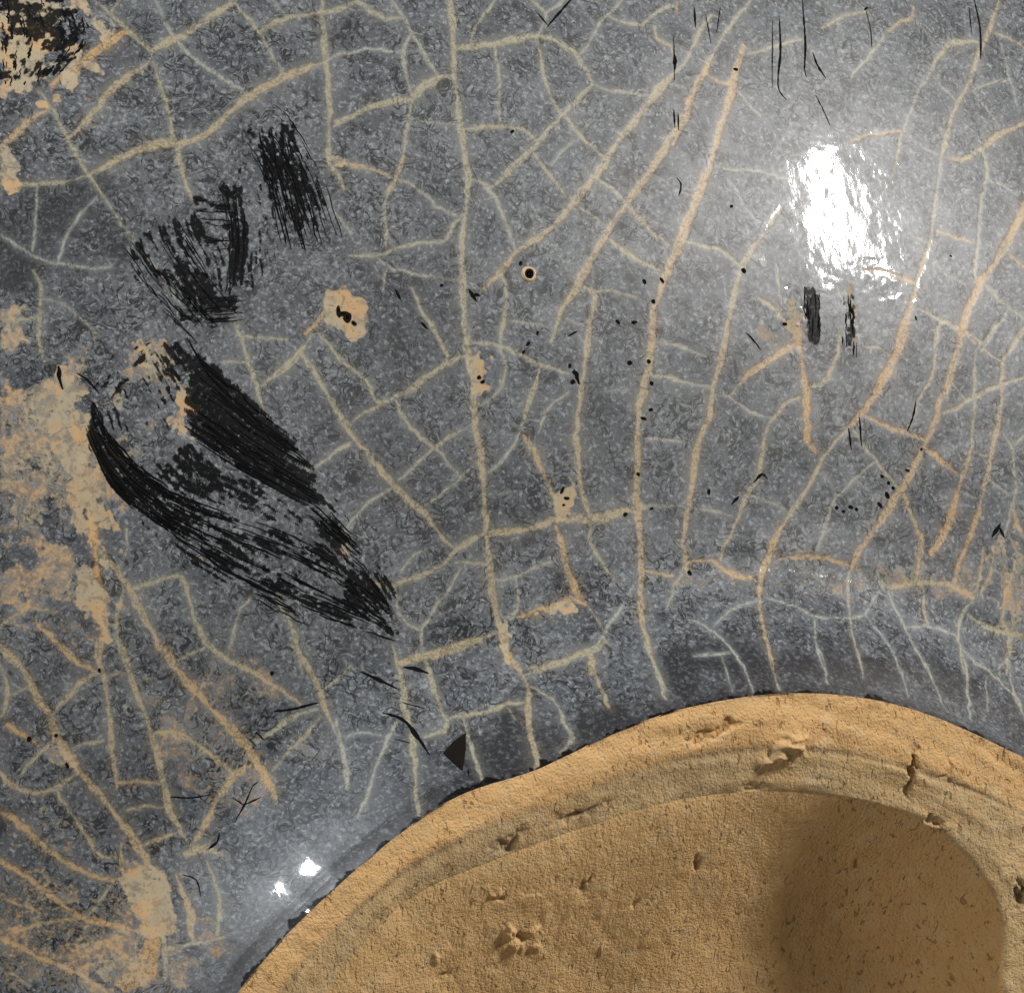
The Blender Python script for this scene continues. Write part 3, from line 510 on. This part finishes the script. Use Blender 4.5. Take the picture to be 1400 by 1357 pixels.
z = z + fade * (bumpz(x, y, 1078, 1022, 20, 13, .75, -35) + bumpz(x, y, 1050, 1040, 18, 10, .3, -35) - bumpz(x, y, 1246, 1052, 4, 28, .5, 8) - bumpz(x, y, 1292, 1060, 3, 26, .14, 8) - bumpz(x, y, 1280, 1122, 10, 7, .4, 20)
     - bumpz(x, y, 1394, 1222, 7, 13, .5, 10) - bumpz(x, y, 990, 995, 26, 5, .25, -20) - bumpz(x, y, 960, 1005, 18, 5, .2, -20) - bumpz(x, y, 700, 1150, 24, 8, .3, -30) - bumpz(x, y, 800, 1112, 40, 6, .25, -18) - bumpz(x, y, 1040, 1078, 14, 6, .3, 10))
band = np.clip((T - mid) / .10, 0, 1)
gr = np.clip(groove * .5 + np.minimum(1, bumpz(x, y, 695, 1150, 22, 10, .9, -30) + bumpz(x, y, 800, 1112, 38, 6, .9, -14) + bumpz(x, y, 1246, 1050, 4, 32, .6, 8) + bumpz(x, y, 1392, 1222, 10, 16, 1.0, 10) + bumpz(x, y, 880, 1065, 60, 9, .45, -12)), 0, 1)
dark_edge = np.clip((T - .965) / .035, 0, 1) * .35
gr = np.maximum(gr, dark_edge)
ring = mesh_np('foot_ring', np.stack([x, y, z], -1).reshape(-1, 3), grid_quads(len(tt), len(TR), True, True), M_RING, bowl,
               attrs={'clay': np.stack([band, gr, 0 * T, 0 * T + 1], -1).reshape(-1, 4)})
ring['label'] = 'bare tan clay foot ring, hand carved'
z_in = z[0].copy()
rho = np.linspace(1, 0, 260)[:-1]; rho = np.concatenate([rho, [.002]])
x = WC[0] + np.cos(TR)[None] * rw(TR)[None] * rho[:, None]; y = WC[1] + np.sin(TR)[None] * rw(TR)[None] * rho[:, None]
DM = 6.6
WARP = [14 * n2(x, y, .45, 61) + 9 * n2(x, y, .2, 62), 14 * n2(x, y, .45, 63) + 9 * n2(x, y, .2, 64)]
R_ = rho[:, None]
steep = 1 - R_ ** 4.2; softp = (1 - R_ ** 2) ** 1.25
dep = steep * (1 - softw) + softp * softw
z = z_in[None] * R_ ** 14 + (1 - R_ ** 14) * (HF - .15) - DM * dep
fd = 1 - R_ ** 14
z = z + fd * (.30 * n2(x, y, 3.0, 11) + .10 * n2(x, y, .9, 12) + .05 * n2(x, y, .35, 13))
for q in [(690,1222,8,6,.22,0),(722,1285,9,7,.3,0),(765,1280,7,6,.28,20),(735,1308,10,8,.24,0),(770,1310,8,6,.2,0),(700,1232,7,5,-.22,0),(746,1292,7,6,-.26,0),(980,1182,4,9,-.22,25),(822,1215,4,10,-.22,20),(1220,1192,8,3,-.25,25),
          (640,1345,14,5,-.2,0),(625,1320,10,5,.15,0),(910,1240,4,9,-.15,30)]:
    z = z + fd * bumpz(x, y, *q[:4], q[4], q[5])
crumb = np.clip(n2(x, y, .55, 71) - .22, 0, 1) * np.clip(n2(x, y, 3.0, 72) + .35, 0, 1)
z = z + fd * (.55 * crumb * np.exp(-(((x - clay_pt(720, 1290)[0]) / 6) ** 2 + ((y - clay_pt(720, 1290)[1]) / 4) ** 2)) + .05 * np.abs(n2(x, y, .5, 73)))
grw = np.clip(sum(bumpz(x, y, *q[:4], .8, q[4]) for q in [(980,1182,4,9,25),(822,1215,4,9,20),(1220,1192,7,3,25),(745,1291,7,5,0),(705,1232,6,5,0)]), 0, 1)
well = mesh_np('foot_well', np.stack([x, y, z], -1).reshape(-1, 3), grid_quads(len(rho), len(TR), True, False), M_WELL, bowl,
               attrs={'clay': np.stack([0 * x, grw, 0 * x, 0 * x + 1], -1).reshape(-1, 4)})
well['label'] = 'recessed carved clay well inside the foot'

# ------------------------------------------------------------------ black streaks, chip, pits: small raised or sunk pieces on the glaze
def surf3(p, lift=0.0):
    q = pix_surf(p); e = .05
    z0 = wall_z(q[:, 0], q[:, 1]); zx = wall_z(q[:, 0] + e, q[:, 1]); zy = wall_z(q[:, 0], q[:, 1] + e)
    n = np.stack([-(zx - z0) / e, -(zy - z0) / e, np.ones_like(z0)], -1); n /= np.linalg.norm(n, axis=1)[:, None]
    z0 = z0 + .012 * (samp(NZ[1], q[:, 0], q[:, 1]) - .5) + .03 * (samp(wobble, q[:, 0], q[:, 1]) - .5) - .012 * samp(soil, q[:, 0], q[:, 1])
    return np.stack([q[:, 0], q[:, 1], z0], -1) + n * lift, n
class Sliver:
    def __init__(s): s.v = []; s.f = []; s.n = 0
    def add(s, pts, w, taper=True):
        P = np.array(pts, float); k = len(P)
        tg = np.gradient(P, axis=0); tg /= np.linalg.norm(tg, axis=1)[:, None] + 1e-9; nr_ = np.stack([-tg[:, 1], tg[:, 0]], -1)
        t = np.linspace(0, 1, k); ww = w * (.12 + .88 * np.sin(math.pi * np.clip(t * .94 + .03, 0, 1)) ** .6) if taper else np.full(k, w)
        ww = ww * rng.uniform(.65, 1.25, k)
        L = P + nr_ * ww[:, None] * .5; Rr = P - nr_ * ww[:, None] * .5
        s.v += [L, P, Rr]; o = s.n
        for i in range(k - 1):
            s.f += [(o + i, o + i + 1, o + k + i + 1, o + k + i), (o + k + i, o + k + i + 1, o + 2 * k + i + 1, o + 2 * k + i)]
        s.c = None; s.n += 3 * k
        if not hasattr(s, 'lift'): s.lift = []
        s.lift += [np.full(k, -.012), np.full(k, .028), np.full(k, -.012)]
    def comb(s, A, B, n, w, ln, bias=(0, 1)):
        A = spline(A, 4); B = spline(B, 4)
        ra = lambda C, t: np.stack([np.interp(t, np.linspace(0, 1, len(C)), C[:, 0]), np.interp(t, np.linspace(0, 1, len(C)), C[:, 1])], -1)
        for _ in range(n):
            u = rng.random(); L = rng.uniform(*ln); t0 = rng.uniform(bias[0], max(bias[0] + .01, bias[1] - L)); k = rng.integers(5, 8)
            t = np.linspace(t0, min(1.05, t0 + L), k)
            p = ra(A, t) * (1 - u) + ra(B, t) * u + rng.normal(0, .7, (k, 2))
            s.add(p, rng.uniform(*w))
    def build(s, name, label, m=None):
        P = np.concatenate(s.v); lf = np.concatenate(s.lift)
        Q, n = surf3(P); Q = Q + n * lf[:, None]
        o = mesh_np(name, Q, s.f, m or M_BLACK, bowl); o['label'] = label; o['kind'] = 'stuff'
        return o
S = Sliver()
S.comb([(276,490),(311,516),(354,555),(412,598)], [(250,590),(300,625),(350,655),(450,712)], 70, (1.5, 5), (.15, .45))
S.comb([(247,450),(276,490),(340,540)], [(262,470),(290,520),(345,570)], 12, (1.5, 3.5), (.3, .7))
S.comb([(125,535),(150,590),(215,655),(300,690),(390,720),(470,765),(530,812)], [(118,590),(150,660),(200,710),(290,770),(370,812),(430,840),(545,880)], 90, (1.4, 4), (.05, .2))
S.comb([(125,540),(155,600),(225,665),(300,695)], [(120,600),(155,665),(230,725),(330,780)], 24, (2, 5), (.1, .3))
S.comb([(410,655),(450,690),(500,745)], [(395,690),(440,730),(500,775)], 14, (1.5, 4), (.2, .5))
S.comb([(470,750),(500,775),(540,835)], [(470,820),(500,850),(555,882)], 22, (1.6, 4), (.15, .45))
S.comb([(340,815),(400,850),(440,870)], [(330,790),(370,805),(390,818)], 10, (1.5, 3), (.3, .7))
S.add(spline([(275,752),(300,775),(340,795),(380,815)]), 7); S.add(spline([(105,510),(120,520),(136,538)]), 5); S.add(spline([(80,500),(82,520),(86,532)]), 9)
S.build('black_streaks', 'large black brushed scar sweeping over the glaze')
S = Sliver()
S.comb([(318,180),(360,245),(385,350)], [(390,150),(440,235),(480,350)], 30, (1.2, 3.0), (.15, .5))
S.comb([(348,170),(366,250),(392,352)], [(405,165),(418,250),(438,345)], 18, (2, 4), (.15, .45))
S.comb([(300,250),(312,320),(306,405)], [(332,255),(336,330),(332,405)], 14, (1.8, 3.5), (.15, .5))
S.comb([(262,262),(325,268)], [(285,345),(328,340)], 10, (1.2, 2.6), (.5, .95))
S.comb([(235,285),(290,370),(335,430)], [(160,345),(200,400),(270,470)], 40, (1, 2.6), (.12, .4))
S.comb([(240,405),(345,402)], [(250,455),(335,445)], 9, (1.5, 3.5), (.2, .6))
S.build('black_streaks', 'twin black streaked marks high on the glaze')
S = Sliver()
S.comb([(-8,-5),(0,60),(4,122)], [(100,-5),(125,45),(80,108)], 60, (2, 5), (.04, .14))
S.build('black_streaks', 'black mottling on the brown patch')
S = Sliver()
S.comb([(1098,388),(1101,478)], [(1124,398),(1120,478)], 12, (1.6, 3.6), (.15, .5))
S.comb([(1148,398),(1152,480)], [(1170,398),(1172,500)], 10, (1.6, 4), (.1, .35))
for pts, w in [([(949,10),(951,38)],3.5),([(921,50),(922,110)],2),([(922,75),(923,95)],6),([(921,150),(923,175)],3),([(927,155),(928,178)],2.5),([(925,243),(931,252),(928,268)],3),([(1056,28),(1056,120)],2),([(1065,22),(1067,70),(1064,118),(1075,137)],3.4),([(1097,0),(1101,60),(1100,95),(1103,106)],3.4),
               ([(1111,72),(1118,90),(1129,107)],3.5),([(1115,130),(1125,150),(1135,172)],2),([(1332,0),(1340,40),(1341,82)],3.4),([(1325,10),(1328,45)],2),([(1184,15),(1190,40),(1192,65)],2.2),([(985,10),(980,45)],2),([(965,20),(972,60)],1.6),([(748,37),(783,-3)],4),([(735,18),(750,36)],2.5),
               ([(493,918),(520,930),(545,942)],6),([(551,912),(568,914),(586,920)],6.5),([(523,974),(550,983),(568,1003),(588,1032)],6.5),([(640,1050),(643,1085)],4),([(322,1121),(334,1100),(345,1075)],3.5),([(334,1100),(318,1090)],3),([(334,1100),(357,1089)],3),([(345,1075),(352,1068)],2.4),
               ([(375,972),(400,969),(435,960)],4.5),([(233,1089),(262,1090),(286,1086)],3),([(285,1160),(297,1150),(300,1138)],4),([(250,1195),(268,1202),(275,1225)],2.4),([(540,1010),(560,1015)],2.4),([(550,960),(580,968)],2),([(1175,570),(1178,610)],3.2),([(1160,585),(1164,615)],3),
               ([(1240,590),(1248,570),(1252,548)],3),([(1000,690),(1010,678)],5),([(1030,660),(1042,648),(1050,655)],4),([(1020,455),(1030,465),(1040,478)],3),([(350,1000),(362,1012)],2),([(1356,735),(1368,715)],6),([(1366,720),(1374,735)],4),([(640,395),(652,412)],6),([(540,395),(548,410)],5),
               ([(575,440),(585,450)],5),([(785,505),(792,525)],6),([(776,460),(790,452)],4)]:
    S.add(spline(pts, 5), w * 1.25)
S.build('black_scratches', 'thin black scratches scattered over the glaze')

tri = np.array([(607, 1029), (620, 1014), (636, 1003), (636, 1025), (632, 1052), (619, 1041)], float)
c3, _ = surf3(np.vstack([tri, tri.mean(0)[None]]), .03)
c4, _ = surf3(tri + (tri - tri.mean(0)) * .12, -.02)
chip = mesh_np('glaze_chip', np.vstack([c3, c4]), [(i, (i + 1) % 6, 7 + (i + 1) % 6, 7 + i) for i in range(6)], M_PIT, bowl, smooth=False, extra_tris=[(6, (i + 1) % 6, i) for i in range(6)])
chip['label'] = 'black triangular chip in the glaze by the foot'

# pinholes: a shallow dark dimple with a low pale lip
def pit_mesh(name, r_in, lip):
    a = np.linspace(0, 2 * math.pi, 12, endpoint=False); prof = [(1.25, -.02), (1.0, lip), (.75, .012), (.4, .012)]
    v = [(r * math.cos(t) * (1 + .12 * math.sin(3 * t)), r * math.sin(t) * (1 + .1 * math.cos(2 * t)), h) for r, h in prof for t in a] + [(0, 0, .012)]
    return np.array(v) * [r_in, r_in, 1], grid_quads(4, 12, True, True), [(48, 36 + i, 36 + (i + 1) % 12) for i in range(12)]
pv, pq, pt = pit_mesh('p', .11, .02)
pin0 = mesh_np('pinhole', pv, pq, M_PIT, bowl, extra_tris=pt)
PINS = [(475,434,12),(463,426,7),(469,429,8),(484,442,5),(712,360,4),(655,516,5),(660,522,4),(652,403,4),(893,412,5),(881,385,4),(887,494,5),(861,496,5),(891,524,5),(890,560,3),(880,572,4),(787,510,6),(783,522,5),(779,500,4),(735,455,4),(722,470,4),(716,481,4),(769,670,5),(775,681,5),(771,690,3.5),(855,703,4),
        (891,695,3.5),(873,648,4),(1260,614,4),(1206,651,4.5),(1215,660,5),(1221,667,4),(1213,677,5.5),(1203,690,4.5),(1144,694,4.5),(1153,699,4),(1163,693,4),(1171,696,3.5),(1241,643,4),(943,783,5),(969,672,3.5),(136,916,4.5),(92,1046,4),(40,1010,4),(77,1005,3.5),(372,920,4),(1000,282,4),(1017,370,5),(1243,500,0),
        (1006,95,4),(1184,12,4),(1073,443,5),(650,1000,0),(620,398,0),(905,383,4),(832,460,0),(700,180,4),(604,390,3.5),(868,440,3.5),(866,441,3.5),(845,440,3.5),(1252,435,3),(1300,350,3),(1165,390,0)]
first = True
for (px_, py_, r) in PINS:
    if r <= 0: continue
    p3, n = surf3(np.array([(px_, py_)], float)); o = pin0 if first else pin0.copy()
    if not first: sc.collection.objects.link(o)
    first = False; o.parent = bowl; k = .72 * r * CELL / .11
    o.location = Vector(p3[0] * MM); o.rotation_euler = Vector(n[0]).to_track_quat('Z', 'Y').to_euler(); o.rotation_euler.rotate_axis('Z', rng.uniform(0, 6.28)); o.scale = (k * rng.uniform(.7, 1.6), k * rng.uniform(.6, 1.1), 1.0)
# the burst blister with its pale ring
bl = np.linspace(0, 2 * math.pi, 28, endpoint=False)
prof = [(1.5, -.03), (1.28, .03), (1.08, .10), (.92, .10), (.8, .03), (.74, .015)]
v = [(r * math.cos(t) * (1 + .08 * math.sin(2 * t)), r * math.sin(t), h) for r, h in prof for t in bl]
blister = mesh_np('blister', np.array(v) * [.25, .25, 1], grid_quads(6, 28, True, True), M_RIMC, bowl)
p3, n = surf3(np.array([(723, 375)], float)); blister.location = Vector(p3[0] * MM); blister.rotation_euler = Vector(n[0]).to_track_quat('Z', 'Y').to_euler()
blister['label'] = 'small round burst blister with a pale lip'
hv = [(r * math.cos(t), r * math.sin(t), h) for r, h in ((.95, .045), (.82, .05), (.6, .02), (.45, .018)) for t in bl] + [(0, 0, .018)]
hole = mesh_np('blister_hole', np.array(hv) * [.25, .25, 1], grid_quads(4, 28, True, True), M_PIT, blister, extra_tris=[(112, 84 + i, 84 + (i + 1) % 28) for i in range(28)])
